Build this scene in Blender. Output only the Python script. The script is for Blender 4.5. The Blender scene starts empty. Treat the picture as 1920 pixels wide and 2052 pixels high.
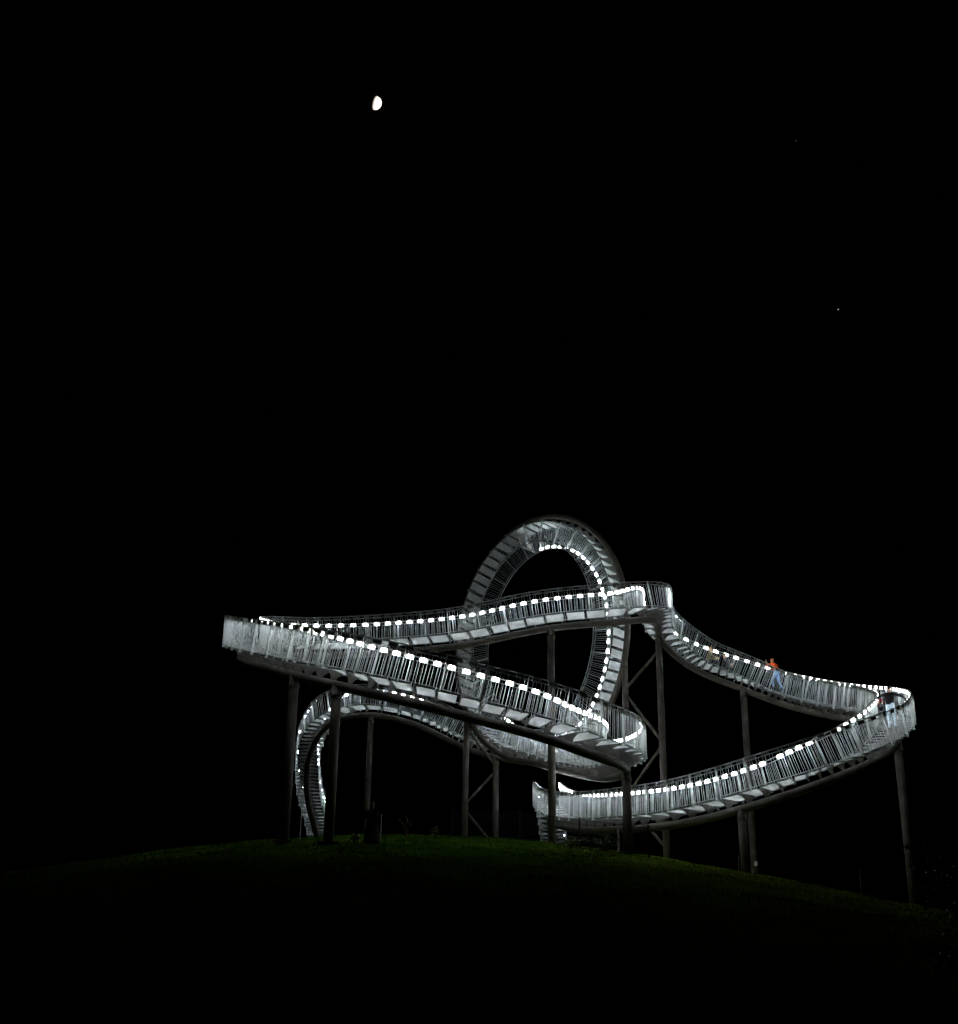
import bpy, math, random
import numpy as np
from mathutils import Matrix, Vector

# ------------------------------------------------------------------ camera, night sky, moonlight, exposure
sc = bpy.context.scene
col = sc.collection
random.seed(7)
rng = np.random.default_rng(7)

CAM_ROT = Matrix(((0.999898, -0.01425, 0.0), (-0.004915, -0.344909, -0.938623), (0.013375, 0.938528, -0.344944)))
EYE = Vector((0.0, 0.0, 1.6))
cam_data = bpy.data.cameras.new('camera')
cam_data.sensor_fit = 'HORIZONTAL'
cam_data.sensor_width = 36.0
cam_data.lens = 36.0 * 2450.0 / 1920.0
cam_data.clip_end = 6000.0
cam = bpy.data.objects.new('camera', cam_data)
cam.matrix_world = Matrix.Translation(EYE) @ CAM_ROT.to_4x4()
col.objects.link(cam)
sc.camera = cam

MOON_DIR = Vector((-0.08503, 0.77861, 0.62202)).normalized()
world = bpy.data.worlds.new('World')
sc.world = world
world.use_nodes = True
wn = world.node_tree.nodes
sky_tex = wn.new('ShaderNodeTexSky')
sky_tex.sky_type = 'NISHITA'
sky_tex.sun_disc = False
sky_tex.sun_elevation = math.asin(MOON_DIR.z)
sky_tex.sun_rotation = math.atan2(MOON_DIR.x, MOON_DIR.y)
world.node_tree.links.new(sky_tex.outputs[0], wn['Background'].inputs[0])
wn['Background'].inputs[1].default_value = 0.0000012

moonlight = bpy.data.lights.new('moonlight', 'SUN')
moonlight.energy = 0.0025
moonlight.angle = math.radians(0.5)
moonlight.color = (1.0, 0.95, 0.86)
mo = bpy.data.objects.new('moonlight', moonlight)
mo.rotation_euler = MOON_DIR.to_track_quat('Z', 'Y').to_euler()
col.objects.link(mo)

sc.view_settings.view_transform = 'Standard'
sc.view_settings.look = 'None'
sc.view_settings.exposure = 0.0
sc.view_settings.gamma = 1.0
sc.view_settings.use_curve_mapping = False
sc.cycles.use_denoising = True
sc.cycles.use_light_tree = True
sc.cycles.max_bounces = 5
sc.cycles.diffuse_bounces = 3
sc.cycles.glossy_bounces = 2
sc.cycles.transmission_bounces = 3
sc.cycles.sample_clamp_indirect = 4.0
sc.render.film_transparent = False
sc.cycles.pixel_filter_type = 'BLACKMAN_HARRIS'
sc.cycles.filter_width = 1.5

LED_DOWN, LED_FACE = 205.0, 22.0

# ------------------------------------------------------------------ materials
def new_mat(name):
    m = bpy.data.materials.new(name)
    m.use_nodes = True
    nt = m.node_tree
    return m, nt, nt.nodes['Principled BSDF']

def noise_mat(name, c1, c2, scale=4.0, rough=0.6, metal=0.0, bump=0.0, coord='Object', detail=6.0):
    m, nt, b = new_mat(name)
    tc = nt.nodes.new('ShaderNodeTexCoord')
    n = nt.nodes.new('ShaderNodeTexNoise')
    n.inputs['Scale'].default_value = scale
    n.inputs['Detail'].default_value = detail
    r = nt.nodes.new('ShaderNodeValToRGB')
    r.color_ramp.elements[0].position = 0.32
    r.color_ramp.elements[1].position = 0.68
    r.color_ramp.elements[0].color = (*c1, 1)
    r.color_ramp.elements[1].color = (*c2, 1)
    nt.links.new(tc.outputs[coord], n.inputs['Vector'])
    nt.links.new(n.outputs['Fac'], r.inputs[0])
    nt.links.new(r.outputs[0], b.inputs['Base Color'])
    b.inputs['Roughness'].default_value = rough
    b.inputs['Metallic'].default_value = metal
    if rough > 0.58 and not metal: b.inputs['Specular IOR Level'].default_value = 0.12 if rough < 0.88 else 0.0
    if bump:
        bp = nt.nodes.new('ShaderNodeBump')
        bp.inputs['Strength'].default_value = bump
        nt.links.new(n.outputs['Fac'], bp.inputs['Height'])
        nt.links.new(bp.outputs[0], b.inputs['Normal'])
    return m

M = {}
M['steel'] = noise_mat('galvanised_steel', (0.36, 0.39, 0.40), (0.54, 0.575, 0.585), 9.0, 0.5, 0.25)
M['rail'] = noise_mat('handrail_steel', (0.30, 0.32, 0.33), (0.46, 0.48, 0.49), 6.0, 0.38, 0.5)
M['tube'] = noise_mat('weathered_tube_steel', (0.058, 0.051, 0.043), (0.12, 0.104, 0.088), 1.3, 0.55, 0.1, 0.05)
M['rib'] = noise_mat('bracket_steel_shaded', (0.10, 0.097, 0.09), (0.17, 0.163, 0.15), 3.0, 0.6, 0.1)  # shade below the treads is put into this darker colour
M['frame'] = noise_mat('tread_frame_steel', (0.12, 0.125, 0.13), (0.20, 0.205, 0.21), 8.0, 0.5, 0.3)
M['housing'] = noise_mat('lamp_housing', (0.10, 0.10, 0.10), (0.16, 0.16, 0.16), 8.0, 0.5, 0.2)
M['white'] = noise_mat('white_sheet', (0.62, 0.60, 0.56), (0.80, 0.78, 0.75), 5.0, 0.6)
M['brown'] = noise_mat('brown_box_paint', (0.16, 0.11, 0.07), (0.24, 0.17, 0.11), 6.0, 0.6)
M['fence'] = noise_mat('anthracite_fence_paint', (0.006, 0.007, 0.007), (0.012, 0.014, 0.013), 7.0, 0.65)
M['stake'] = noise_mat('galvanised_stake', (0.25, 0.25, 0.24), (0.38, 0.38, 0.36), 7.0, 0.5, 0.2)

# open grating of the treads: lit from above it glows through to the underside
def grating():
    m, nt, b = new_mat('steel_grating')
    tc = nt.nodes.new('ShaderNodeTexCoord')
    wv = nt.nodes.new('ShaderNodeTexWave')
    wv.wave_type = 'BANDS'
    wv.bands_direction = 'X'
    wv.inputs['Scale'].default_value = 3.4
    wv.inputs['Distortion'].default_value = 0.0
    n = nt.nodes.new('ShaderNodeTexNoise')
    n.inputs['Scale'].default_value = 2.5
    r = nt.nodes.new('ShaderNodeValToRGB')
    r.color_ramp.elements[0].color = (0.24, 0.25, 0.26, 1)
    r.color_ramp.elements[1].color = (0.62, 0.64, 0.66, 1)
    r.color_ramp.elements[0].position = 0.1
    r.color_ramp.elements[1].position = 0.7
    mix = nt.nodes.new('ShaderNodeMath')
    mix.operation = 'MULTIPLY_ADD'
    mix.inputs[1].default_value = 0.55
    nt.links.new(tc.outputs['Object'], n.inputs['Vector'])
    nt.links.new(tc.outputs['Object'], wv.inputs['Vector'])
    nt.links.new(wv.outputs['Fac'], mix.inputs[0])
    nt.links.new(n.outputs['Fac'], mix.inputs[2])
    nt.links.new(mix.outputs[0], r.inputs[0])
    nt.links.new(r.outputs[0], b.inputs['Base Color'])
    b.inputs['Roughness'].default_value = 0.55
    b.inputs['Metallic'].default_value = 0.1
    tr = nt.nodes.new('ShaderNodeBsdfTranslucent')
    tr.inputs['Color'].default_value = (0.90, 0.92, 0.94, 1)
    n2 = nt.nodes.new('ShaderNodeTexNoise')
    n2.inputs['Scale'].default_value = 1.7
    n2.inputs['Detail'].default_value = 5.0
    oi = nt.nodes.new('ShaderNodeObjectInfo')
    nt.links.new(oi.outputs['Location'], n2.inputs['Vector'])
    ad = nt.nodes.new('ShaderNodeVectorMath'); ad.operation = 'ADD'
    nt.links.new(tc.outputs['Object'], ad.inputs[0]); nt.links.new(oi.outputs['Location'], ad.inputs[1])
    nt.links.new(ad.outputs[0], n2.inputs['Vector'])
    r2 = nt.nodes.new('ShaderNodeValToRGB')
    r2.color_ramp.elements[0].color = (0.42, 0.42, 0.42, 1); r2.color_ramp.elements[0].position = 0.3
    r2.color_ramp.elements[1].color = (0.95, 0.97, 1.0, 1); r2.color_ramp.elements[1].position = 0.65
    nt.links.new(n2.outputs['Fac'], r2.inputs[0]); nt.links.new(r2.outputs[0], tr.inputs['Color'])
    ms = nt.nodes.new('ShaderNodeMixShader')
    ms.inputs[0].default_value = 0.27
    out = nt.nodes['Material Output']
    nt.links.new(b.outputs[0], ms.inputs[1])
    nt.links.new(tr.outputs[0], ms.inputs[2])
    nt.links.new(ms.outputs[0], out.inputs['Surface'])
    return m
M['grating'] = grating()

def emitter(name, colr, strength):
    m, nt, b = new_mat(name)
    nt.nodes.remove(b)
    e = nt.nodes.new('ShaderNodeEmission')
    e.inputs[0].default_value = (*colr, 1)
    e.inputs[1].default_value = strength
    nt.links.new(e.outputs[0], nt.nodes['Material Output'].inputs['Surface'])
    return m
M['led'] = emitter('led_strip', (0.92, 1.0, 1.0), LED_DOWN)
M['lens'] = emitter('led_lens', (1.0, 1.0, 0.92), LED_FACE)
def vary_lens(m):
    nt = m.node_tree
    oi = nt.nodes.new('ShaderNodeObjectInfo')
    mr = nt.nodes.new('ShaderNodeMapRange')
    mr.inputs['To Min'].default_value = LED_FACE * 0.35
    mr.inputs['To Max'].default_value = LED_FACE * 1.4
    nt.links.new(oi.outputs['Random'], mr.inputs['Value'])
    nt.links.new(mr.outputs[0], [n for n in nt.nodes if n.type == 'EMISSION'][0].inputs[1])
vary_lens(M['lens'])

# ------------------------------------------------------------------ mesh helpers
BOXV = np.array([(x, y, z) for x in (-.5, .5) for y in (-.5, .5) for z in (-.5, .5)], float)
BOXF = [(0, 1, 3, 2), (4, 6, 7, 5), (0, 4, 5, 1), (2, 3, 7, 6), (0, 2, 6, 4), (1, 5, 7, 3)]

def mesh_obj(name, verts, faces, mats, parent=None, smooth=False, midx=None, link=True):
    me = bpy.data.meshes.new(name)
    me.from_pydata([tuple(v) for v in verts], [], [tuple(f) for f in faces])
    for m in (mats if isinstance(mats, (list, tuple)) else [mats]):
        me.materials.append(m)
    if midx is not None:
        me.polygons.foreach_set('material_index', np.asarray(midx, dtype=np.int32))
    if smooth:
        me.polygons.foreach_set('use_smooth', np.ones(len(me.polygons), dtype=bool))
    me.update()
    o = bpy.data.objects.new(name, me)
    if parent is not None:
        o.parent = parent
    if link:
        col.objects.link(o)
    return o

def inst(name, me, mat4, parent):
    o = bpy.data.objects.new(name, me)
    o.parent = parent
    o.matrix_local = mat4
    col.objects.link(o)
    return o

class MB:
    """collects shapes into one mesh"""
    def __init__(s): s.v, s.f, s.mi = [], [], []
    def add(s, v, f, mi=0):
        b = len(s.v)
        s.v += [tuple(p) for p in v]
        s.f += [tuple(i + b for i in q) for q in f]
        s.mi += [mi] * len(f)
    def box(s, c, size, mi=0, rot=None):
        v = BOXV * np.array(size)
        if rot is not None: v = v @ np.array(rot).T
        s.add(v + np.array(c), BOXF, mi)
    def tube(s, pts, rad, n=8, mi=0, cap=True):
        pts = [Vector(p) for p in pts]
        if not hasattr(rad, '__len__'): rad = [rad] * len(pts)
        rings = []
        ref = None
        for i, p in enumerate(pts):
            t = (pts[min(i + 1, len(pts) - 1)] - pts[max(i - 1, 0)]).normalized()
            if ref is None: ref = Vector((1, 0, 0)) if abs(t.x) < .8 else Vector((0, 1, 0))
            a = (ref - t * ref.dot(t)).normalized()
            ref = a
            b = t.cross(a)
            rings.append([p + (a * math.cos(k * 2 * math.pi / n) + b * math.sin(k * 2 * math.pi / n)) * rad[i] for k in range(n)])
        v = [q for r in rings for q in r]
        f = [(i * n + k, i * n + (k + 1) % n, (i + 1) * n + (k + 1) % n, (i + 1) * n + k) for i in range(len(pts) - 1) for k in range(n)]
        if cap:
            f.append(tuple(range(n - 1, -1, -1)))
            f.append(tuple((len(pts) - 1) * n + k for k in range(n)))
        s.add(v, f, mi)
    def ball(s, c, r, nu=10, nv=7, mi=0):
        r = np.array(r if hasattr(r, '__len__') else (r, r, r), float)
        v = [(0, 0, 1)]
        for j in range(1, nv):
            for i in range(nu):
                a, t = 2 * math.pi * i / nu, math.pi * j / nv
                v.append((math.sin(t) * math.cos(a), math.sin(t) * math.sin(a), math.cos(t)))
        v.append((0, 0, -1))
        f = [(0, 1 + i, 1 + (i + 1) % nu) for i in range(nu)]
        for j in range(nv - 2):
            f += [(1 + j * nu + i, 1 + (j + 1) * nu + i, 1 + (j + 1) * nu + (i + 1) % nu, 1 + j * nu + (i + 1) % nu) for i in range(nu)]
        l = len(v) - 1
        f += [(l, 1 + (nv - 2) * nu + (i + 1) % nu, 1 + (nv - 2) * nu + i) for i in range(nu)]
        s.add(np.array(v) * r + np.array(c), f, mi)
    def obj(s, name, mats, parent=None, smooth=False):
        return mesh_obj(name, s.v, s.f, mats, parent, smooth, s.mi)

def tag(o, label, cat, group=None):
    o['label'] = label
    o['category'] = cat
    if group: o['group'] = group
    return o

def thing(name, label, cat, loc=(0, 0, 0), rz=0.0, group=None):
    o = bpy.data.objects.new(name, None)
    o.empty_display_size = 0.2
    o.location = loc
    o.rotation_euler = (0, 0, rz)
    col.objects.link(o)
    return tag(o, label, cat, group)

# ------------------------------------------------------------------ the hill
def ground_z(x, y):
    x = np.asarray(x, float); y = np.asarray(y, float)
    ry = np.where(y < 58.528, 39.421, 75.0)
    z = 7.429 * np.exp(-((x + 2.218) / 27.662) ** 2 - ((y - 58.528) / ry) ** 2) - 0.842
    return z + 0.05 * np.sin(x * 0.9 + 0.4 * y) * np.sin(y * 0.7 - 0.3 * x) + 0.03 * np.sin(2.3 * x + 1.1) * np.sin(1.9 * y)
def gz(x, y): return float(ground_z(x, y))

def grass_mat(name, lush, crest_dim2, dry, slope_lit2, rough, bump):  # yellower to the right, and paler there to paint extra light on the slope
    m = noise_mat(name, lush, crest_dim2, 0.8, rough, 0.0, bump, 'Object', 9.0)
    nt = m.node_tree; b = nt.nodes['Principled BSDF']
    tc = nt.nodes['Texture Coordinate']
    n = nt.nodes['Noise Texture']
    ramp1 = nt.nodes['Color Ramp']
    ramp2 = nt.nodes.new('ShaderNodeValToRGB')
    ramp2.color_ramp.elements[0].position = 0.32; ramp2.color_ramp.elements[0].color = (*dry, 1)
    ramp2.color_ramp.elements[1].position = 0.68; ramp2.color_ramp.elements[1].color = (*slope_lit2, 1)
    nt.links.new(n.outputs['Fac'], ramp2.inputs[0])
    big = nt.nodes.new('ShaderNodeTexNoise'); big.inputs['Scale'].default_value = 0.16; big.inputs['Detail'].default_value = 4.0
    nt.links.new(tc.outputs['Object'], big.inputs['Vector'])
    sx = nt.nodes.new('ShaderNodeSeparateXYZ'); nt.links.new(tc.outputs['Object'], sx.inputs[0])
    mr = nt.nodes.new('ShaderNodeMapRange'); mr.inputs['From Min'].default_value = 1.5; mr.inputs['From Max'].default_value = 9.0  # ramp across the hill toward the colours that carry the slope's light
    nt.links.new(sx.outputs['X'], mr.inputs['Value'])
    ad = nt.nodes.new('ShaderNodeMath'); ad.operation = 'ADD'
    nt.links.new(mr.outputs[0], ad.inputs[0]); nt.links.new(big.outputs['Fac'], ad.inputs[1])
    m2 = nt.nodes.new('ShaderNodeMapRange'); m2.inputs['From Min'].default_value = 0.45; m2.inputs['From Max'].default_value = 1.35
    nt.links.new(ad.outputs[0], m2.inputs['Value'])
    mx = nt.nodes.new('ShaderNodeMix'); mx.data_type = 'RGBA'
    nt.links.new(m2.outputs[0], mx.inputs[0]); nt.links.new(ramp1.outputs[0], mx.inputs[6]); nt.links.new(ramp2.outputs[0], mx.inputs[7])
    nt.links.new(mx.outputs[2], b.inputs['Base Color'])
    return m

def build_hill():
    def axis(lo, hi, a, b, d):
        mid = np.arange(a, b + 1e-6, d)
        o1 = a - np.geomspace(d, a - lo, 26)[::-1]
        o2 = b + np.geomspace(d, hi - b, 26)
        return np.concatenate([o1, mid, o2])
    xs = axis(-1800, 1800, -36, 36, 0.5)
    ys = axis(-300, 2500, -4, 100, 0.5)
    X, Y = np.meshgrid(xs, ys)
    Z = ground_z(X, Y)
    v = np.stack([X.ravel(), Y.ravel(), Z.ravel()], 1)
    nx, ny = len(xs), len(ys)
    f = [(j * nx + i, j * nx + i + 1, (j + 1) * nx + i + 1, (j + 1) * nx + i) for j in range(ny - 1) for i in range(nx - 1)]
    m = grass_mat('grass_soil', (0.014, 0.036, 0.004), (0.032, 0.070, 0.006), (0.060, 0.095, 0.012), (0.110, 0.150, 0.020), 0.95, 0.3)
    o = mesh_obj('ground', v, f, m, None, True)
    o['kind'] = 'structure'
build_hill()

def build_grass():
    n = 110000
    d = np.sqrt(rng.uniform(4.0 ** 2, 50.0 ** 2, n))
    d = np.where(rng.random(n) < 0.55, rng.uniform(4, 30, n), d)
    ang = rng.uniform(-0.44, 0.44, n)
    x = d * np.tan(ang); y = d
    keep = rng.random(n) < 0.55 + 0.45 * np.sin(x * 1.3 + np.sin(y)) * np.sin(y * 1.1)
    x, y = x[keep], y[keep]; n = len(x)
    z = ground_z(x, y)
    h = rng.uniform(0.03, 0.075, n); w = rng.uniform(0.006, 0.013, n) * (1 + y / 60)
    a = rng.uniform(0, np.pi * 2, n); lean = rng.uniform(0, 0.06, n); b = rng.uniform(0, np.pi * 2, n)
    p0 = np.stack([x - w * np.cos(a), y - w * np.sin(a), z - 0.01], 1)
    p1 = np.stack([x + w * np.cos(a), y + w * np.sin(a), z - 0.01], 1)
    p2 = np.stack([x + lean * np.cos(b), y + lean * np.sin(b), z + h], 1)
    v = np.stack([p0, p1, p2], 1).reshape(-1, 3)
    me = bpy.data.meshes.new('grass')
    me.vertices.add(3 * n); me.vertices.foreach_set('co', v.ravel())
    me.loops.add(3 * n); me.loops.foreach_set('vertex_index', np.arange(3 * n, dtype=np.int32))
    me.polygons.add(n); me.polygons.foreach_set('loop_start', np.arange(0, 3 * n, 3, dtype=np.int32))
    me.update(); me.validate()
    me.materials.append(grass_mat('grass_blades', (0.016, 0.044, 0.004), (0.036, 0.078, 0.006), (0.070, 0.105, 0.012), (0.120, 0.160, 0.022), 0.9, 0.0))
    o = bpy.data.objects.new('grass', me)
    col.objects.link(o)
    o['kind'] = 'stuff'
    tag(o, 'short green grass covering the dark hill', 'grass')
build_grass()

# ------------------------------------------------------------------ the track of the sculpture
CTRL = np.array([(-9.95,88.90,5.20),(-10.03,87.23,6.31),(-10.14,85.51,7.50),(-10.20,83.14,8.75),(-10.22,80.23,9.98),(-10.35,77.72,11.02),(-10.27,75.65,12.02),(-10.04,73.79,13.03),(-9.61,72.33,13.80),(-9.09,71.18,14.34),(-8.40,70.16,14.77),(-7.42,69.42,15.04),(-6.34,69.07,15.13),(-5.37,68.99,15.07),(-4.29,69.06,14.87),(-2.66,69.14,14.37),(-0.95,69.13,13.52),(0.88,68.35,12.74),(4.74,63.72,11.94),(5.59,62.73,12.60),(6.29,61.95,13.61),(6.85,61.37,14.93),(7.21,61.02,16.46),(7.34,60.92,18.11),(7.23,61.06,19.75),(6.86,61.42,21.29),(6.25,61.96,22.60),(5.44,62.65,23.61),(4.47,63.43,24.25),(3.40,64.23,24.46),(2.41,65.00,24.25),(1.46,65.69,23.61),(0.61,66.24,22.60),(-0.06,66.62,21.29),(-0.53,66.80,19.75),(-0.74,66.79,18.11),(-0.68,66.57,16.46),(-0.35,66.19,14.93),(0.24,65.65,13.61),(1.03,65.01,12.60),(1.99,64.32,11.97),(2.90,63.70,11.75),(4.06,60.80,10.97),(4.71,57.33,10.27),(5.20,53.53,9.59),(5.44,49.28,8.99),(5.57,46.17,8.73),(5.32,43.59,8.51),(4.87,41.72,8.40),(4.22,40.45,8.36),(3.55,39.58,8.40),(2.80,38.98,8.59),(1.43,38.54,8.92),(0.23,38.44,9.18),(-1.18,38.32,9.52),(-2.46,38.32,9.81),(-3.43,38.45,10.05),(-4.78,38.95,10.42),(-5.83,39.86,10.83),(-6.96,41.36,11.39),(-8.14,43.55,12.10),(-9.00,45.95,12.83),(-9.48,48.17,13.45),(-9.59,50.40,14.05),(-9.18,52.16,14.48),(-8.40,53.45,14.74),(-7.17,54.32,14.97),(-5.86,54.69,15.13),(-3.53,54.63,15.29),(-1.10,54.35,15.48),(0.46,54.05,15.71),(2.34,53.79,16.12),(4.14,53.60,16.35),(5.97,53.35,16.45),(7.02,53.31,16.57),(7.78,53.86,16.80),(8.32,55.03,17.09),(8.66,56.86,17.33),(8.92,58.65,17.40),(9.33,60.18,17.29),(10.15,61.18,16.90),(11.41,61.66,16.17),(13.36,61.42,15.37),(15.12,60.50,14.40),(16.61,58.01,13.35),(17.64,54.64,12.38),(17.54,51.53,11.55),(16.98,49.13,10.84),(16.05,47.19,10.03),(14.93,45.96,9.32),(13.41,45.56,8.66),(11.47,45.82,7.96),(9.63,47.38,7.47),(7.93,49.60,7.23),(6.57,51.72,7.27),(5.49,54.32,7.45),(4.54,57.39,7.78),(3.96,60.39,8.33),(3.80,62.86,8.84),(3.74,64.82,9.30),(3.90,66.71,9.39),(4.17,68.60,9.16),(4.35,70.61,8.61),(4.59,72.79,7.91),(4.72,74.95,6.95),(4.81,76.51,6.20),(4.86,77.50,5.72)])
NC = len(CTRL)
PHI = [14, 30, 45, 60, 75, 90, 105, 120, 135, 150, 165, 180, 195, 210, 225, 240, 255, 270, 285, 300, 315, 330, 345, 358]
E0 = 42                         # first control point after the loop
LOOP0 = 18                      # first control point of the loop
W, H = 1.40, 1.15               # walkway width between the rails, rail height
TUBE_D, TUBE_R = 0.47, 0.16     # spine tube below the floor

hint = np.tile([0., 0., 1.], (NC, 1))
for k, p in enumerate(PHI):
    f = math.radians(p); a = math.radians(41.543 - 11.26 * (p - 180) / 180 - 9.0 * max(0.0, math.sin(f)))
    e = np.array([math.cos(a), -math.sin(a), 0])
    hint[LOOP0 + k] = -e * math.sin(f) + np.array([0, 0, math.cos(f)])

def spline():
    P = np.vstack([2 * CTRL[0] - CTRL[1], CTRL, 2 * CTRL[-1] - CTRL[-2]])
    dl = np.maximum(np.linalg.norm(np.diff(P, axis=0), axis=1), 1e-4) ** 0.5
    t = np.concatenate([[0], np.cumsum(dl)])
    pos, ci = [], []
    for i in range(1, len(P) - 2):
        p0, p1, p2, p3 = P[i - 1:i + 3]; t0, t1, t2, t3 = t[i - 1:i + 3]
        for u in np.linspace(t1, t2, 60, endpoint=False):
            a1 = (t1 - u) / (t1 - t0) * p0 + (u - t0) / (t1 - t0) * p1
            a2 = (t2 - u) / (t2 - t1) * p1 + (u - t1) / (t2 - t1) * p2
            a3 = (t3 - u) / (t3 - t2) * p2 + (u - t2) / (t3 - t2) * p3
            b1 = (t2 - u) / (t2 - t0) * a1 + (u - t0) / (t2 - t0) * a2
            b2 = (t3 - u) / (t3 - t1) * a2 + (u - t1) / (t3 - t1) * a3
            pos.append((t2 - u) / (t2 - t1) * b1 + (u - t1) / (t2 - t1) * b2)
            ci.append(i - 1 + (u - t1) / (t2 - t1))
    pos.append(P[-2]); ci.append(NC - 1)
    pos = np.array(pos); ci = np.array(ci)
    s = np.concatenate([[0], np.cumsum(np.linalg.norm(np.diff(pos, axis=0), axis=1))])
    S = np.arange(0, s[-1], 0.05)
    Q = np.stack([np.interp(S, s, pos[:, k]) for k in range(3)], 1)
    C = np.interp(S, s, ci)
    # smooth
    k = np.exp(-0.5 * (np.arange(-40, 41) * 0.05 / 0.7) ** 2); k /= k.sum()
    def sm(A):
        pad = np.vstack([2 * A[0] - A[40:0:-1], A, 2 * A[-1] - A[-2:-42:-1]])
        return np.stack([np.convolve(pad[:, j], k, 'valid') for j in range(3)], 1)
    Q = sm(Q)
    T = np.gradient(Q, axis=0); T /= np.linalg.norm(T, axis=1)[:, None]
    Hh = np.stack([np.interp(C, np.arange(NC), hint[:, j]) for j in range(3)], 1)
    Hh = sm(Hh)
    U = Hh - T * (Hh * T).sum(1)[:, None]; U /= np.linalg.norm(U, axis=1)[:, None]
    L = np.cross(U, T)
    return S, Q, C, T, U, L
S, Q, C, T, U, L = spline()
def idx(c): return int(np.argmin(abs(C - c)))
def frame4(i, off=(0, 0, 0), flip=False, scale=(1, 1, 1)):
    p = Q[i] + T[i] * off[0] + L[i] * off[1] + U[i] * off[2]
    t, l = (-T[i], -L[i]) if flip else (T[i], L[i])
    m = Matrix.Identity(4)
    for r in range(3):
        m[r][0] = t[r] * scale[0]; m[r][1] = l[r] * scale[1]; m[r][2] = U[i][r] * scale[2]; m[r][3] = p[r]
    return m

sculpture = thing('coaster_staircase', 'huge walkable steel roller coaster sculpture with loop, lit by rail lamps, on grassy hill', 'sculpture')
CAMR = np.array(CAM_ROT)
def depth(p): return float(-((np.asarray(p) - np.array(EYE)) @ CAMR)[2])

def sweep(name, offL, offU, rad, n, mat, step=4, i0=0, i1=None):
    ii = list(range(i0, (i1 or len(Q)) - 1, step)) + [(i1 or len(Q)) - 1]
    v = []
    for i in ii:
        c = Q[i] + L[i] * offL + U[i] * offU
        for k in range(n):
            a = 2 * math.pi * (k + .5) / n
            v.append(c + (L[i] * math.cos(a) + U[i] * math.sin(a)) * rad)
    f = [(j * n + k, (j + 1) * n + k, (j + 1) * n + (k + 1) % n, j * n + (k + 1) % n) for j in range(len(ii) - 1) for k in range(n)]
    f += [tuple(range(n)), tuple((len(ii) - 1) * n + k for k in range(n - 1, -1, -1))]
    return mesh_obj(name, v, f, mat, sculpture, n > 6)

sweep('spine_tube', 0, -TUBE_D, TUBE_R, 16, M['tube'], 5)
for s in (1, -1):
    sweep('handrail', s * W / 2, H, 0.024, 8, M['rail'])
    sweep('infill_rail', s * W / 2, H - 0.13, 0.011, 6, M['steel'])
    sweep('bottom_rail', s * W / 2, 0.03, 0.014, 6, M['rail'])

# --- place a repeated piece: the 300 nearest the viewer singly, the rest joined
def pieces(name, proto, mats, spots, limit=300):
    """spots: list of 4x4 matrices; proto: (verts, faces, midx)"""
    v, f, mi = proto
    order = sorted(range(len(spots)), key=lambda k: depth(spots[k].translation))
    me = None
    for k in order[:limit]:
        if me is None:
            o = mesh_obj(name, v, f, mats, sculpture, False, mi)
            me = o.data
            o.matrix_local = spots[k]
        else:
            inst(name, me, spots[k], sculpture)
    rest = order[limit:]
    if rest:
        V, Fc, I = [], [], []
        hv = np.c_[np.array(v), np.ones(len(v))]
        for k in rest:
            b = len(V)
            V += [tuple(p) for p in (hv @ np.array(spots[k]).T)[:, :3]]
            Fc += [tuple(i + b for i in q) for q in f]
            I += list(mi)
        o = mesh_obj(name, V, Fc, mats, sculpture, False, I)
        o['kind'] = 'stuff'

# --- treads and their brackets
def tread_spots():
    tr, rb = [], []
    s = 0.25
    while s < S[-1] - 0.2:
        i = int(s / 0.05)
        tz = T[i][2]
        if abs(tz) > 0.72 or U[i][2] < 0.7:           # in the loop the plates follow the track
            run = 0.56
            tr.append(frame4(i, scale=(0.42, 1, 1)))
        else:
            slope = abs(tz) / math.sqrt(1 - tz * tz)
            run = min(0.92, max(0.27, 0.165 / max(slope, 1e-3)))
            # gentle stretches are inclined plates, steep ones level steps
            fr = 0.8 * max(0.0, min(1.0, (0.50 - slope) / 0.20))
            pit = math.asin(tz) * fr
            hx = np.array([T[i][0], T[i][1], 0]); hx /= np.linalg.norm(hx)
            hl = np.array([-hx[1], hx[0], 0])
            hx = hx * math.cos(pit) + np.array([0, 0, math.sin(pit)])
            hz = np.cross(hx, hl)
            m = Matrix.Identity(4)
            for r in range(3):
                m[r][0] = hx[r] * (run * 0.88); m[r][1] = hl[r]; m[r][2] = hz[r]; m[r][3] = Q[i][r]
            tr.append(m)
            run = run * math.sqrt(1 + slope * slope)
        rb.append(frame4(min(len(Q) - 1, int((s + run * 0.5) / 0.05))))
        s += run
    return tr, rb
TR, RB = tread_spots()
tm = MB()
tm.add([(-0.48, -0.65, -0.012), (0.48, -0.65, -0.012), (0.48, 0.65, -0.012), (-0.48, 0.65, -0.012)], [(0, 1, 2, 3)], 0)   # the grating itself
tm.box((0.49, 0, -0.025), (0.02, 1.34, 0.05), 1)
tm.box((-0.49, 0, -0.025), (0.02, 1.34, 0.05), 1)
for y in (-0.66, 0.66): tm.box((0, y, -0.022), (0.96, 0.02, 0.044), 1)
pieces('tread', (tm.v, tm.f, tm.mi), [M['grating'], M['frame']], TR)

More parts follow.
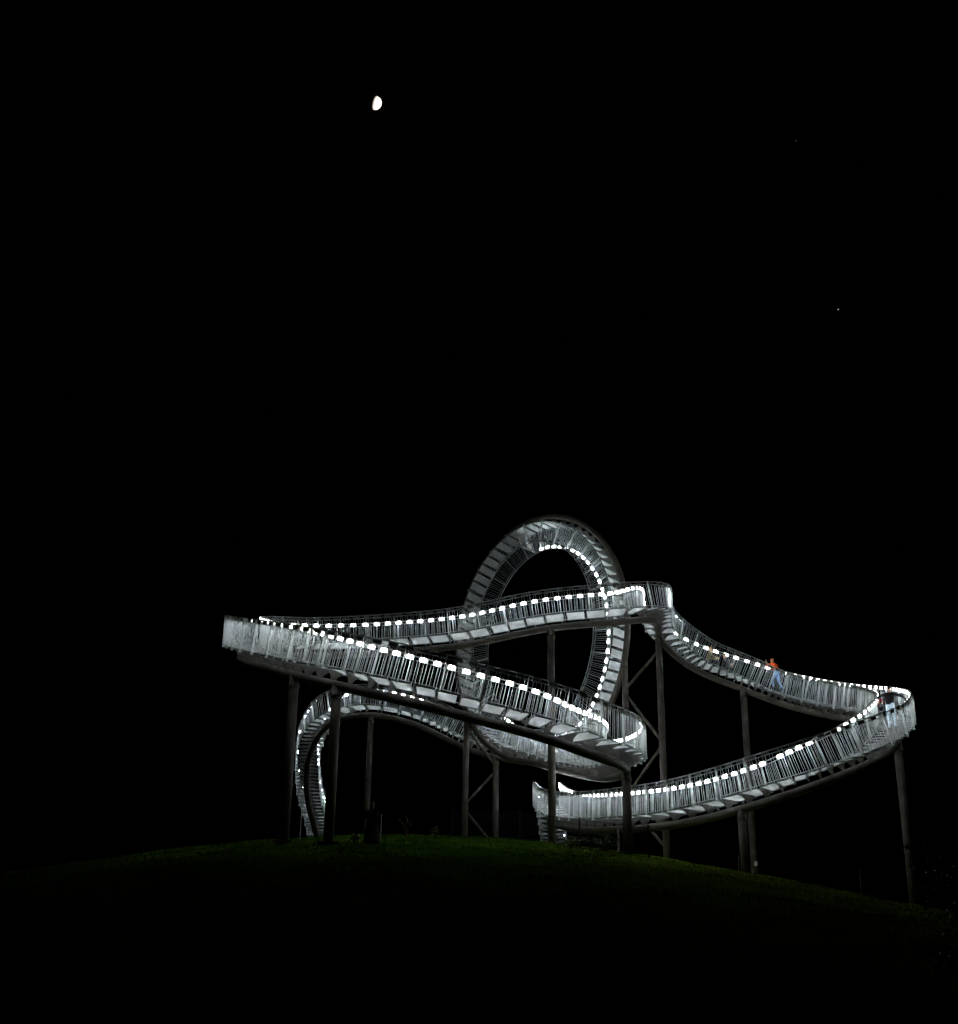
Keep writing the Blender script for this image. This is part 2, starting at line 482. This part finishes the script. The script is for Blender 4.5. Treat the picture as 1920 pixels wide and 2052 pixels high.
# bracket: wide under the tread, sweeping in to the tube
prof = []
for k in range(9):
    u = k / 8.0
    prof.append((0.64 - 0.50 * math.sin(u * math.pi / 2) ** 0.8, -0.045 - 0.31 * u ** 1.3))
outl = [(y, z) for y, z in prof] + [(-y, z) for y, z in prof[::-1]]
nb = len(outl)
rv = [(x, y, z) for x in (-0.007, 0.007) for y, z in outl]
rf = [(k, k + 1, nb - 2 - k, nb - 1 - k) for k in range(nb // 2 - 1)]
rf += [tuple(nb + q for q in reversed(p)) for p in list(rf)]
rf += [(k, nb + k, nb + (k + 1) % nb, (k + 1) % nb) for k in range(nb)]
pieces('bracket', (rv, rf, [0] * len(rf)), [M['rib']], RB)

# --- posts, balusters
posts, bal = [], []
for s in (1, -1):
    d = 0.3
    while d < S[-1] - 0.1:
        posts.append(frame4(int(d / 0.05), (0, s * (W / 2 + 0.012), 0)))
        d += 1.28
    d = 0.1
    while d < S[-1]:
        bal.append(frame4(int(round(d / 0.05)), (0, s * W / 2, 0)))
        d += 0.125
pm = MB()
pm.box((0, 0, (H - 0.08) / 2), (0.026, 0.085, H + 0.08))
pm.box((0, 0, -0.05), (0.05, 0.10, 0.07))
pm.ball((0, 0, H), (0.03, 0.045, 0.03), 6, 4)
pieces('post', (pm.v, pm.f, pm.mi), [M['steel']], posts)
bm_ = MB()
bm_.box((0, 0, (H - 0.13 + 0.03) / 2), (0.0115, 0.0115, H - 0.16))
pieces('baluster', (bm_.v, bm_.f, bm_.mi), [M['steel']], bal)

# --- lamps under the handrails, facing the walkway (the far half of the loop is unlit)
LIT_OFF = (LOOP0 + 11.4, LOOP0 + 20.3)
lm = MB()
lm.box((0, -0.016, -0.022), (0.30, 0.010, 0.150), 0)      # back plate, its lower lip screens the strip from outside
lm.box((0, 0.006, 0.062), (0.30, 0.046, 0.008), 0)
lm.tube([(-0.118, 0.010, 0.0), (-0.07, 0.010, 0.0), (0.07, 0.010, 0.0), (0.118, 0.010, 0.0)], [0.014, 0.051, 0.051, 0.014], 10, 2)
for k in range(len(lm.v)):
    x, y, z = lm.v[k]
    if k >= 16: lm.v[k] = (x, 0.010 + (y - 0.010) * 0.38, z)   # flatten the lens
for x in (-0.147, 0.147): lm.box((x, 0.010, -0.020), (0.006, 0.048, 0.130), 0)
lm.box((0, 0.012, -0.060), (0.22, 0.026, 0.004), 1)
leds = []
for s in (1, -1):
    d = 0.35 if s > 0 else 0.5
    while d < S[-1] - 0.2:
        i = int(round(d / 0.05))
        dead = s < 0 and (E0 + 47.65 < C[i] < E0 + 48.05 or E0 + 49.05 < C[i] < E0 + 49.22)
        k = int(round(d / 0.5))
        dead = dead or (C[i] < (8.2 if s < 0 else 3.2) and k % 4) or (C[i] > E0 + 58.6 and k % 5)
        if not (LIT_OFF[0] < C[i] < LIT_OFF[1]) and not dead:
            leds.append(frame4(i, (0, s * (W / 2 - 0.075), H - 0.055), flip=(s > 0)))
        d += 0.58 if LOOP0 < C[i] < LOOP0 + 12 else 0.50
pieces('rail_lamp', (lm.v, lm.f, lm.mi), [M['housing'], M['led'], M['lens']], leds)

# --- columns and braces
def column(c, rad=0.165, name='support_column'):
    i = idx(c)
    top = Q[i] - U[i] * TUBE_D
    x, y = top[0], top[1]
    zb = gz(x, y) - 0.4
    mb = MB()
    mb.tube([(0, 0, 0), (0, 0, top[2] - zb - 0.02)], rad, 16)
    o = mb.obj(name, M['tube'], sculpture, False)
    o.location = (x, y, zb)
    for p in o.data.polygons: p.use_smooth = len(p.vertices) == 4
    cm = MB()
    cm.tube([(0, 0, top[2] - zb - 0.42), (0, 0, top[2] - zb - 0.32)], rad + 0.03, 16)
    cm.obj('collar', M['tube'], o)
    fm = MB()
    zf = (top[2] - zb) * 0.38
    fm.tube([(0, 0, zf), (0, 0, zf + 0.03)], rad + 0.022, 16)
    fm.obj('flange', M['tube'], o)
    bp = MB()
    bp.box((0, 0, 0.42), (0.62, 0.62, 0.05))
    bp.obj('base_plate', M['tube'], o)
    return x, y, top[2]
COLS = {}
for key, c in (('front_west', E0 + 16.15), ('front_dark', E0 + 14.72), ('crest', 12.4), ('loop_west', LOOP0 + 19.3),
               ('entry', 17.1), ('upper', E0 + 29.5), ('front_end', E0 + 4.95), ('loop_east', LOOP0 + 3.8), ('descent', E0 + 36.0),
               ('low', E0 + 49.8), ('mid_descent', E0 + 40.2), ('east', E0 + 45.5)):
    COLS[key] = column(c)

def brace(a, za, b, zb_, rad=0.075):
    p, q = COLS[a], COLS[b]
    mb = MB()
    P0, P1 = Vector((p[0], p[1], za)), Vector((q[0], q[1], zb_))
    d = (P1 - P0).normalized() * 0.1
    mb.tube([P0 + d, P1 - d], rad, 10)
    o = mb.obj('brace', M['tube'], sculpture)
    for f in o.data.polygons: f.use_smooth = len(f.vertices) == 4
for a, za, b, zb_ in (('loop_west', 13.49, 'entry', 11.69), ('entry', 11.45, 'loop_west', 9.41), ('loop_west', 9.1, 'entry', 7.33),
                      ('loop_east', 14.52, 'descent', 16.05), ('loop_east', 14.32, 'descent', 11.56), ('descent', 11.44, 'loop_east', 9.35), ('loop_east', 8.87, 'descent', 6.64)):
    brace(a, za, b, zb_)

# --- the gate that closes the loop near its top
def closure_gate():
    i = idx(LOOP0 + 11.9)
    mb = MB()
    for y in (-0.66, 0.66): mb.box((0, y, 0.55), (0.04, 0.04, 1.1))
    for z in (0.05, 0.55, 1.08): mb.box((0, 0, z), (0.035, 1.32, 0.035))
    for k in range(11): mb.box((0, -0.55 + 0.11 * k, 0.55), (0.012, 0.012, 1.02))
    g = mb.obj('closure_gate', M['steel'], sculpture)
    g.matrix_local = frame4(i)
    sb = MB(); sb.box((0.03, 0.30, 0.72), (0.01, 0.5, 0.42)); sb.box((0.03, 0.18, 0.22), (0.01, 0.3, 0.24))
    sb.obj('notice_panel', M['white'], g)
    bb = MB(); bb.box((0.09, -0.30, 0.35), (0.14, 0.34, 0.40))
    bb.obj('junction_box', M['brown'], g)
closure_gate()
sp = MB(); sp.box((0, 0, 0), (0.16, 0.01, 0.22))
plate = sp.obj('notice_plate', M['white'], sculpture)
x, y, _ = COLS['mid_descent']
plate.location = (x + 0.05, y - 0.18, 6.21)

# ------------------------------------------------------------------ moon and stars
def build_moon():
    m, nt, b = new_mat('moon_painted_phase')
    nt.nodes.remove(b)
    sun = CAM_ROT @ Vector((0.94, -0.33, 0.16))  # sunlit half is painted as glow, by angle to this direction
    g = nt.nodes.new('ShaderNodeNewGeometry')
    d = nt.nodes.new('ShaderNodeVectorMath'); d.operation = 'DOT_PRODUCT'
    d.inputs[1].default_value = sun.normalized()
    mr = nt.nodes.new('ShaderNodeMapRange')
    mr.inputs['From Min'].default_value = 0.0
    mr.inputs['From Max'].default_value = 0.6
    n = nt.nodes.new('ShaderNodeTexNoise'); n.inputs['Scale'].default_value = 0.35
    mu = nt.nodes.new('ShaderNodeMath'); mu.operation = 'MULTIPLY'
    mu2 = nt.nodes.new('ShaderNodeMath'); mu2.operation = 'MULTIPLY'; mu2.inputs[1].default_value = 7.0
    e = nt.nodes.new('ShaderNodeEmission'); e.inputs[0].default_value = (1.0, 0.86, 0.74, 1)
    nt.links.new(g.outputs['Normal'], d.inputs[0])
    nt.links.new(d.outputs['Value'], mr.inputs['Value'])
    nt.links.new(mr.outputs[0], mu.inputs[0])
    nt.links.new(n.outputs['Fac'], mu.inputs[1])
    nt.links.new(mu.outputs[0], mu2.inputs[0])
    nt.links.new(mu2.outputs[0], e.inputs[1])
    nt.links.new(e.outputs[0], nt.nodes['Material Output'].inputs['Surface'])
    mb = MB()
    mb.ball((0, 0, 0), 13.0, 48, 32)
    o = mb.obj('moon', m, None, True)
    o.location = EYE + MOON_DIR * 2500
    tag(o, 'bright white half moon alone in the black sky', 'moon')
build_moon()
for dirv, r, st, lab in (((0.27619, 0.83384, 0.47793), 1.2, 0.4, 'small white star at right of the sky, the brighter one'),
                         ((0.23702, 0.77319, 0.58822), 1.0, 0.06, 'very faint reddish star high at right of the sky')):
    mb = MB(); mb.ball((0, 0, 0), r, 10, 7)
    o = mb.obj('star', emitter('starlight', (1.0, 0.92, 0.86), st), None, True)
    o.location = EYE + Vector(dirv) * 2500
    tag(o, lab, 'star', 'stars')

# ------------------------------------------------------------------ people
SKIN = noise_mat('skin', (0.42, 0.26, 0.19), (0.50, 0.32, 0.24), 20, 0.55)
def cloth(name, c, v=0.75):
    return noise_mat(name, tuple(k * v for k in c), c, 14.0, 0.85, 0.0, 0.15)
def person(label, loc, heading, joints, cols, hair=(0.05, 0.035, 0.025), hair_long=False, bulk=1.0, group=None):
    """joints: local positions (x right, y forward, z up) of the posed body; cols: top, trousers, shoes"""
    J = {k: Vector(v) for k, v in joints.items()}
    names = ['pelvis', 'waist', 'chest', 'neck', 'chin', 'head', 'crown'] + [p + q for q in ('l', 'r') for p in ('sho', 'elb', 'wri', 'pal', 'hip', 'kne', 'ank', 'toe')]
    rad = dict(pelvis=(.16, .115), waist=(.135, .10), chest=(.165, .115), neck=(.055, .058), chin=(.062, .07), head=(.078, .095), crown=(.055, .065),
               sho=(.062, .062), elb=(.045, .045), wri=(.032, .030), pal=(.040, .022), hip=(.088, .092), kne=(.062, .064), ank=(.046, .048), toe=(.042, .030))
    ix = {n: i for i, n in enumerate(names)}
    ed = [('pelvis', 'waist'), ('waist', 'chest'), ('chest', 'neck'), ('neck', 'chin'), ('chin', 'head'), ('head', 'crown')]
    for q in ('l', 'r'):
        ed += [('chest', 'sho' + q), ('sho' + q, 'elb' + q), ('elb' + q, 'wri' + q), ('wri' + q, 'pal' + q),
               ('pelvis', 'hip' + q), ('hip' + q, 'kne' + q), ('kne' + q, 'ank' + q), ('ank' + q, 'toe' + q)]
    me = bpy.data.meshes.new('person')
    me.from_pydata([J[n] for n in names], [(ix[a], ix[b]) for a, b in ed], [])
    o = bpy.data.objects.new('person', me)
    col.objects.link(o)
    sk = o.modifiers.new('skin', 'SKIN')
    sk.use_smooth_shade = True
    sv = me.skin_vertices[0].data
    for n in names:
        a, b = rad.get(n) or rad[n[:3]]
        k = bulk if n[:3] in ('pel', 'wai', 'che', 'sho', 'elb', 'hip', 'kne') else 1.0
        sv[ix[n]].radius = (a * k, b * k)
        sv[ix[n]].use_root = (n == 'pelvis')
    sb = o.modifiers.new('sub', 'SUBSURF'); sb.levels = 1; sb.render_levels = 1
    dg = bpy.context.evaluated_depsgraph_get()
    ev = o.evaluated_get(dg)
    body = bpy.data.meshes.new_from_object(ev)
    o.modifiers.clear()
    V = [v.co.copy() for v in body.vertices]; F = [tuple(p.vertices) for p in body.polygons]
    bpy.data.objects.remove(o); bpy.data.meshes.remove(me); bpy.data.meshes.remove(body)
    def segd(p, a, b):
        d = b - a; t = max(0, min(1, (p - a).dot(d) / max(d.length_squared, 1e-9)))
        return (p - a - d * t).length
    mi = []
    for f in F:
        c = sum((V[k] for k in f), Vector()) / len(f)
        a, b = min(ed, key=lambda e: segd(c, J[e[0]], J[e[1]]))
        b3 = b[:3]
        if a in ('neck', 'chin', 'head'): k = 0
        elif b3 == 'pal': k = 0
        elif b3 in ('hip', 'kne', 'ank'): k = 2
        elif b3 == 'toe': k = 3
        else: k = 1
        mi.append(k)
    mb = MB(); mb.add(V, F); mb.mi = mi
    # fingers, nose, ears and eyes grow out of the same body mesh
    for q, sgn in (('l', -1), ('r', 1)):
        p, w = J['pal' + q], J['wri' + q]
        d = (p - w).normalized()
        side = d.cross(Vector((0, 1, 0.3))).normalized()
        n = side.cross(d).normalized()
        for k, ln in enumerate((0.075, 0.085, 0.08, 0.065)):
            b0 = p + side * (k - 1.5) * 0.019 + d * 0.01
            b1 = b0 + d * ln * 0.55 + n * 0.006; b2 = b1 + d * ln * 0.4 + n * 0.028
            mb.tube([b0, b1, b2], [0.0095, 0.0085, 0.006], 6)
        t0 = w + (p - w) * 0.55 - side * 0.03
        mb.tube([t0, t0 + d * 0.03 - side * 0.025, t0 + d * 0.065 - side * 0.03], [0.011, 0.010, 0.007], 6)
    up = (J['crown'] - J['chin']).normalized()
    fw = Vector(joints.get('look', (0, 1, 0))); fw = (fw - up * fw.dot(up)).normalized(); rt = fw.cross(up)
    h = J['head']
    mb.tube([h + fw * 0.088 + up * 0.01, h + fw * 0.112 - up * 0.022, h + fw * 0.085 - up * 0.032], [0.008, 0.014, 0.010], 6)
    for s in (-1, 1):
        mb.ball(h + rt * 0.082 * s - up * 0.012, (0.012, 0.018, 0.028), 6, 5)
        mb.ball(h + fw * 0.084 + rt * 0.032 * s + up * 0.012, 0.011, 6, 5, 4)
    hm = cloth('hair', hair)
    ob = mb.obj('person', [SKIN, cloth('top_fabric', cols[0]), cloth('trouser_fabric', cols[1]), cloth('shoe_leather', cols[2]), hm], None, True)
    ob.location = loc
    ob.rotation_euler = (0, 0, math.atan2(heading[1], heading[0]) - math.pi / 2)
    # hair: a cap with an uneven edge
    hb = MB(); nu, nv = 14, 7
    hv = []
    for j in range(nv + 1):
        for i in range(nu):
            a = 2 * math.pi * i / nu
            back = -math.sin(a)
            lim = math.radians(62 + 38 * max(0, back) + (30 if hair_long and back > -0.2 else 0) + random.uniform(-4, 4))
            t = lim * j / nv
            r = 1.0 + random.uniform(-0.02, 0.05)
            hv.append(h + up * 0.028 + (rt * math.cos(a) * 0.092 + fw * math.sin(a) * 0.104) * math.sin(t) * r + up * 0.108 * math.cos(t) * r)
    hf = [(j * nu + i, j * nu + (i + 1) % nu, (j + 1) * nu + (i + 1) % nu, (j + 1) * nu + i) for j in range(nv) for i in range(nu)]
    hb.add(hv, hf)
    hb.obj('hair', hm, ob, True)
    return tag(ob, label, 'person', group)

def pose(lean=0.0, twist=(0, 0), **kw):
    """standing body; lean bends the trunk forward about the hips"""
    J = dict(pelvis=(0, 0, .96), waist=(0, 0, 1.12), chest=(0, .01, 1.34), neck=(0, .01, 1.48), chin=(0, .035, 1.54), head=(0, .03, 1.62), crown=(0, .02, 1.685),
             shol=(-.18, 0, 1.41), shor=(.18, 0, 1.41), elbl=(-.24, -.02, 1.14), elbr=(.24, -.02, 1.14), wril=(-.25, .08, .90), wrir=(.25, .08, .90), pall=(-.245, .10, .82), palr=(.245, .10, .82),
             hipl=(-.09, 0, .92), hipr=(.09, 0, .92), knel=(-.10, .03, .50), kner=(.10, .03, .50), ankl=(-.10, -.02, .09), ankr=(.10, -.02, .09), toel=(-.115, .15, .035), toer=(.115, .15, .035))
    J.update({k: v for k, v in kw.items() if k not in ('look',)})
    if lean:
        c, s = math.cos(lean), math.sin(lean)
        for k in ('waist', 'chest', 'neck', 'chin', 'head', 'crown', 'shol', 'shor', 'elbl', 'elbr', 'wril', 'wrir', 'pall', 'palr'):
            if k in kw: continue
            x, y, z = J[k]; z -= .96
            J[k] = (x, y * c + z * s, .96 + z * c - y * s)
    if 'look' in kw: J['look'] = kw['look']
    return J

def seated(**kw):
    d = dict(knel=(-.14, .44, .98), kner=(.14, .44, .98), ankl=(-.13, .50, .58), ankr=(.13, .54, .58), toel=(-.14, .66, .53), toer=(.14, .70, .53),
             elbl=(-.25, .22, 1.16), wril=(-.12, .42, 1.10), pall=(-.08, .48, 1.12), elbr=(.25, .22, 1.16), wrir=(.12, .42, 1.10), palr=(.08, .48, 1.12))
    d.update(kw)
    return pose(0.22, **d)

def spot(c, side=0.0):
    i = idx(c)
    p = Q[i] + L[i] * side
    # stand on the tread under the feet
    best = min(TR, key=lambda m: (m.translation - Vector(p)).length)
    return Vector((p[0], p[1], best.translation.z)), T[i]

# walker in the red jacket, bent forward and holding a phone up
p, t = spot(E0 + 40.97, 0.15)
rw = person('person in orange red jacket and blue jeans climbing the descending walkway, arm raised', p, (-t[0], -t[1]),
       pose(0.28, knel=(-.10, .26, .60), ankl=(-.10, .20, .24), toel=(-.11, .36, .19), kner=(.10, .0, .50), ankr=(.10, -.24, .10), toer=(.11, -.08, .035),
            elbl=(-.26, .42, 1.28), wril=(-.12, .50, 1.52), pall=(-.08, .50, 1.61), elbr=(.27, .38, 1.22), wrir=(.12, .52, 1.44), palr=(.07, .54, 1.52)),
       ((0.90, 0.11, 0.02), (0.22, 0.38, 0.68), (0.06, 0.07, 0.09)), hair=(0.55, 0.10, 0.03), bulk=1.22)
ph = MB(); ph.box((0, 0, 0), (0.075, 0.012, 0.15))
pho = ph.obj('phone', noise_mat('phone_case', (0.01, 0.01, 0.012), (0.03, 0.03, 0.03), 9, 0.3))
pho.location = p + Matrix.Rotation(rw.rotation_euler.z, 3, 'Z') @ Vector((0, .57, 1.66))
pho.rotation_euler = rw.rotation_euler
tag(pho, 'small dark phone held up by the person in the red jacket', 'phone')

p, t = spot(E0 + 45.45, -0.12)
person('person in black top and pale jeans, arms spread on the rails at right turn', p, (-t[0], -t[1]),
       pose(0.18, elbl=(-.44, .12, 1.33), wril=(-.62, .26, 1.20), pall=(-.67, .30, 1.20), elbr=(.44, .12, 1.33), wrir=(.62, .26, 1.20), palr=(.67, .30, 1.20),
            kner=(.11, .12, .52), ankr=(.11, .04, .12), toer=(.12, .20, .06)),
       ((0.012, 0.012, 0.014), (0.45, 0.55, 0.68), (0.4, 0.4, 0.4)), hair=(0.03, 0.022, 0.018), bulk=1.2)
p, t = spot(E0 + 43.25, 0.10)
person('person in dark red clothes seated behind the balusters near the right turn', p - Vector((0, 0, 0.70)), (t[0], t[1]),
       seated(), ((0.16, 0.03, 0.035), (0.03, 0.03, 0.04), (0.45, 0.25, 0.25)), hair=(0.12, 0.03, 0.02))
p, t = spot(E0 + 39.62, 0.10)
person('person in dark coat and white shoes seated on the steps above the red jacket', p - Vector((0, 0, 0.72)), (t[0], t[1]),
       seated(), ((0.02, 0.02, 0.025), (0.02, 0.02, 0.03), (0.75, 0.75, 0.76)), hair=(0.20, 0.11, 0.05))
p, t = spot(E0 + 39.25, -0.05)
person('person in khaki top seated on the steps, uppermost of the two sitting there', p - Vector((0, 0, 0.72)), (t[0], t[1]),
       seated(), ((0.22, 0.18, 0.08), (0.02, 0.02, 0.025), (0.1, 0.1, 0.1)), hair=(0.30, 0.20, 0.08))
p, t = spot(13.15, 0.0)
person('person in pale clothes standing on the rear walkway where it crests above the left stairs', p, (t[0], t[1]),
       pose(0.05, elbl=(-.25, .2, 1.15), wril=(-.1, .38, 1.2), pall=(-.06, .42, 1.26), elbr=(.25, .2, 1.15), wrir=(.1, .38, 1.2), palr=(.06, .42, 1.26)),
       ((0.16, 0.18, 0.24), (0.55, 0.62, 0.68), (0.5, 0.5, 0.5)))

# kneeling onlooker on the hill, seen from behind
kx, ky = -3.10, 37.9
kn = person('grey haired person in dark jacket kneeling on the grass crest, seen from behind', (kx, ky, gz(kx, ky) - 0.42), (-0.25, 1.0),
       pose(0.10, knel=(-.12, .16, .58), ankl=(-.12, -.24, .56), toel=(-.12, -.36, .53), kner=(.12, .16, .58), ankr=(.12, -.24, .56), toer=(.12, -.36, .53),
            elbl=(-.27, .12, 1.12), wril=(-.12, .32, 1.18), pall=(-.08, .38, 1.24), elbr=(.27, .12, 1.12), wrir=(.12, .32, 1.18), palr=(.08, .38, 1.24), look=(-0.3, 1, 0)),
       ((0.012, 0.012, 0.013), (0.015, 0.015, 0.018), (0.02, 0.02, 0.02)), hair=(0.42, 0.40, 0.38), bulk=1.18)
sk = MB(); nr = 14; sv = []
for j, (z, rx_, ry_, yo) in enumerate(((1.02, .20, .15, .02), (.86, .21, .18, .0), (.70, .23, .22, -.03), (.50, .25, .27, -.06))):
    for i in range(nr):
        a = 2 * math.pi * i / nr; q = 1 + 0.05 * math.sin(5 * a + j)
        sv.append((rx_ * q * math.cos(a), yo + ry_ * q * math.sin(a), z))
sk.add(sv, [(j * nr + i, (j + 1) * nr + i, (j + 1) * nr + (i + 1) % nr, j * nr + (i + 1) % nr) for j in range(3) for i in range(nr)])
sk.obj('coat_skirt', cloth('coat_fabric', (0.010, 0.010, 0.011)), kn, True)

# ------------------------------------------------------------------ fence, stakes, marker
def mesh_fence():
    pts = [(-0.85, 46.6), (1.65, 45.6), (3.70, 44.2), (5.85, 42.3)]
    f = thing('mesh_fence', 'low anthracite wire mesh fence across the grass crest before the columns', 'fence', (pts[0][0], pts[0][1], gz(*pts[0])))
    o0 = Vector(f.location)
    for (x, y) in pts:
        mb = MB(); mb.box((0, 0, 0.50), (0.06, 0.04, 1.12)); mb.box((0, 0, 1.075), (0.07, 0.05, 0.03))
        q = mb.obj('fence_post', M['fence'], f); q.location = Vector((x, y, gz(x, y))) - o0
    for (a, b) in zip(pts[:-1], pts[1:]):
        A, B = Vector((*a, gz(*a))) - o0, Vector((*b, gz(*b))) - o0
        mb = MB(); n = int((B - A).length / 0.05)
        for k in range(1, n):
            p = A.lerp(B, k / n)
            mb.tube([p + Vector((0, 0, .02)), p + Vector((0, 0, 1.03))], 0.0045, 4, 0, False)
        for z in (0.05, 0.25, 0.45, 0.65, 0.85, 1.0):
            mb.tube([A + Vector((0, 0.008, z)), B + Vector((0, 0.008, z))], 0.005, 4, 0, False)
        q = mb.obj('wire_panel', M['fence'], f)
mesh_fence()

def stake(x, y, h, label, r=0.014, mat='stake'):
    o = thing('stake', label, 'stake', (x, y, gz(x, y)), 0, 'stakes in the grass')
    mb = MB(); mb.tube([(0, 0, -0.2), (0.01, 0, h * 0.5), (0.015, 0.005, h)], [r, r, r * 0.9], 8); mb.obj('shaft', M[mat], o)
    mb = MB(); mb.tube([(0.015, 0.005, h - 0.05), (0.015, 0.005, h + 0.012)], r * 1.5, 8); mb.obj('cap', M[mat], o)
stake(-5.82, 42.0, 0.95, 'thin stake on the crest at the foot of the left stairs')
stake(-3.0, 40.2, 0.85, 'thin stake right beside the kneeling person')
stake(5.15, 45.2, 0.95, 'pale stake close left of the column under the front walkway end', 0.04)
stake(9.3, 44.6, 0.55, 'short stake left of the pair of columns at right')
stake(12.6, 41.5, 0.8, 'lone thin stake on the right slope')
o = thing('marker_post', 'small white marker post at the far left edge of the hill', 'post', (-14.25, 37.3, gz(-14.25, 37.3)))
mb = MB(); mb.box((-0.05, 0, 0.07), (0.025, 0.025, 0.2)); mb.box((0.05, 0, 0.07), (0.025, 0.025, 0.2)); mb.obj('leg', M['white'], o)
mb = MB(); mb.box((0, 0, 0.2), (0.17, 0.02, 0.09)); mb.obj('plate', M['white'], o)

# ------------------------------------------------------------------ shrubs, weeds, clover
LEAF = noise_mat('leaf', (0.022, 0.045, 0.012), (0.06, 0.10, 0.022), 3.0, 0.5)
BARK = noise_mat('bark', (0.05, 0.035, 0.025), (0.09, 0.065, 0.045), 9.0, 0.9)
def shrub(name, label, cat, x, y, rx, rz, n, leaf, stems=7, seed=1, group=None):
    r = np.random.default_rng(seed)
    o = thing(name, label, cat, (x, y, gz(x, y)), 0, group)
    tips = []
    mb = MB()
    for k in range(stems):
        a = r.uniform(0, 6.28); q = r.uniform(.25, .9)
        tip = Vector((math.cos(a) * rx * q, math.sin(a) * rx * q, rz * r.uniform(.55, 1.0) * (1.15 - .4 * q)))
        mid = Vector((tip.x * .35, tip.y * .35, tip.z * .55))
        mb.tube([(0, 0, -.05), mid, tip], [leaf * .28, leaf * .2, leaf * .08], 5)
        tips += [mid.lerp(tip, u) for u in (0.1, .4, .7, 1.0)]
    mb.obj('stem', BARK, o)
    V, F = [], []
    for k in range(n):
        c = np.array(tips[r.integers(len(tips))]) + r.normal(size=3) * np.array([rx, rx, rz * .6]) * 0.17
        c[2] = max(c[2], 0.02)
        d = r.normal(size=3); d[2] = abs(d[2]) * .4 + .1; d /= np.linalg.norm(d)
        s = np.cross(d, r.normal(size=3)); s /= np.linalg.norm(s)
        nn = np.cross(d, s)
        l = leaf * r.uniform(.6, 1.3); b = len(V)
        V += [c, c + d * l * .45 + s * l * .3 + nn * l * .06, c + d * l, c + d * l * .45 - s * l * .3 + nn * l * .06]
        F += [(b, b + 1, b + 2), (b, b + 2, b + 3)]
    lo = mesh_obj('foliage', V, F, LEAF, o)
    return o
shrub('shrub', 'big dark leafy shrub at the right edge, spilling over the slope', 'shrub', 9.0, 23.5, 1.15, 1.75, 2600, 0.10, 12, 3, 'shrubs at the right edge')
shrub('shrub', 'lower dark shrub near the bottom right corner of the grass', 'shrub', 6.35, 16.3, 0.75, 0.65, 1100, 0.06, 10, 4, 'shrubs at the right edge')
shrub('weed', 'leafy weed growing left of the column under the front walkway end', 'weed', 4.45, 43.2, 0.55, 0.62, 300, 0.09, 7, 5, 'weeds on the crest')
shrub('weed', 'low bushy weed beside the column standing before the low walkway', 'weed', 3.3, 42.8, 0.45, 0.45, 220, 0.08, 6, 6, 'weeds on the crest')
shrub('weed', 'thin tall weed on the crest right of the kneeling person', 'weed', -2.35, 43.2, 0.25, 0.70, 60, 0.08, 3, 7, 'weeds on the crest')
shrub('weed', 'tangled weed on the crest left of the braced columns', 'weed', -1.35, 44.0, 0.35, 0.45, 110, 0.07, 5, 8, 'weeds on the crest')
shrub('weed', 'grassy tuft at the knees of the kneeling person', 'weed', -3.75, 39.3, 0.22, 0.25, 90, 0.07, 6, 9, 'weeds on the crest')
shrub('weed', 'small weed at the lower right slope before the shrubs', 'weed', 5.1, 14.6, 0.35, 0.30, 160, 0.045, 6, 10, 'weeds at lower right')

PETAL = noise_mat('clover_petals', (0.55, 0.52, 0.50), (0.80, 0.78, 0.76), 60.0, 0.7)
cl_h, cl_s = MB(), MB()
for k in range(26):
    a, t = k * 2.4, math.acos(1 - 1.7 * (k + .5) / 26)
    d = Vector((math.sin(t) * math.cos(a), math.sin(t) * math.sin(a), math.cos(t)))
    cl_h.tube([Vector((0, 0, .10)) + d * .006, Vector((0, 0, .10)) + d * .020], [.004, .0025], 4)
cl_s.tube([(0, 0, -.02), (.004, 0, .05), (0, 0, .10)], .0018, 4)
CLOV = [(-4.4, 34.85), (-4.2, 33.5), (-4.22, 32.5), (-3.35, 30.8), (-4.79, 30.1), (-4.83, 29.0), (-2.34, 26.7), (-3.41, 25.4), (-2.68, 22.4), (-1.8, 22.8), (-1.74, 22.75), (-2.82, 20.4),
        (-2.76, 21.4), (-1.62, 17.9), (-1.46, 16.9), (0.38, 22.4), (-2.49, 38.3), (-5.3, 22.4), (-4.11, 22.6), (-4.12, 16.8), (-4.26, 16.9), (-3.01, 15.6), (-3.40, 13.4), (-3.29, 13.1),
        (-3.59, 13.4), (-3.83, 14.9), (-5.48, 15.6), (2.65, 40.5), (-6.6, 43.2)]
hme = sme = None
for k, (x, y) in enumerate(CLOV):
    o = thing('clover_flower', 'single white clover flower head dotted in the dark grass', 'flower', (x, y, gz(x, y)), k * 1.7, 'clover flowers in the grass')
    s = 1.5 + 0.6 * random.random()
    o.scale = (s, s, s)
    if hme is None:
        hme = cl_h.obj('flower_head', PETAL, o).data; sme = cl_s.obj('stalk', LEAF, o).data
    else:
        inst('flower_head', hme, Matrix.Identity(4), o); inst('stalk', sme, Matrix.Identity(4), o)
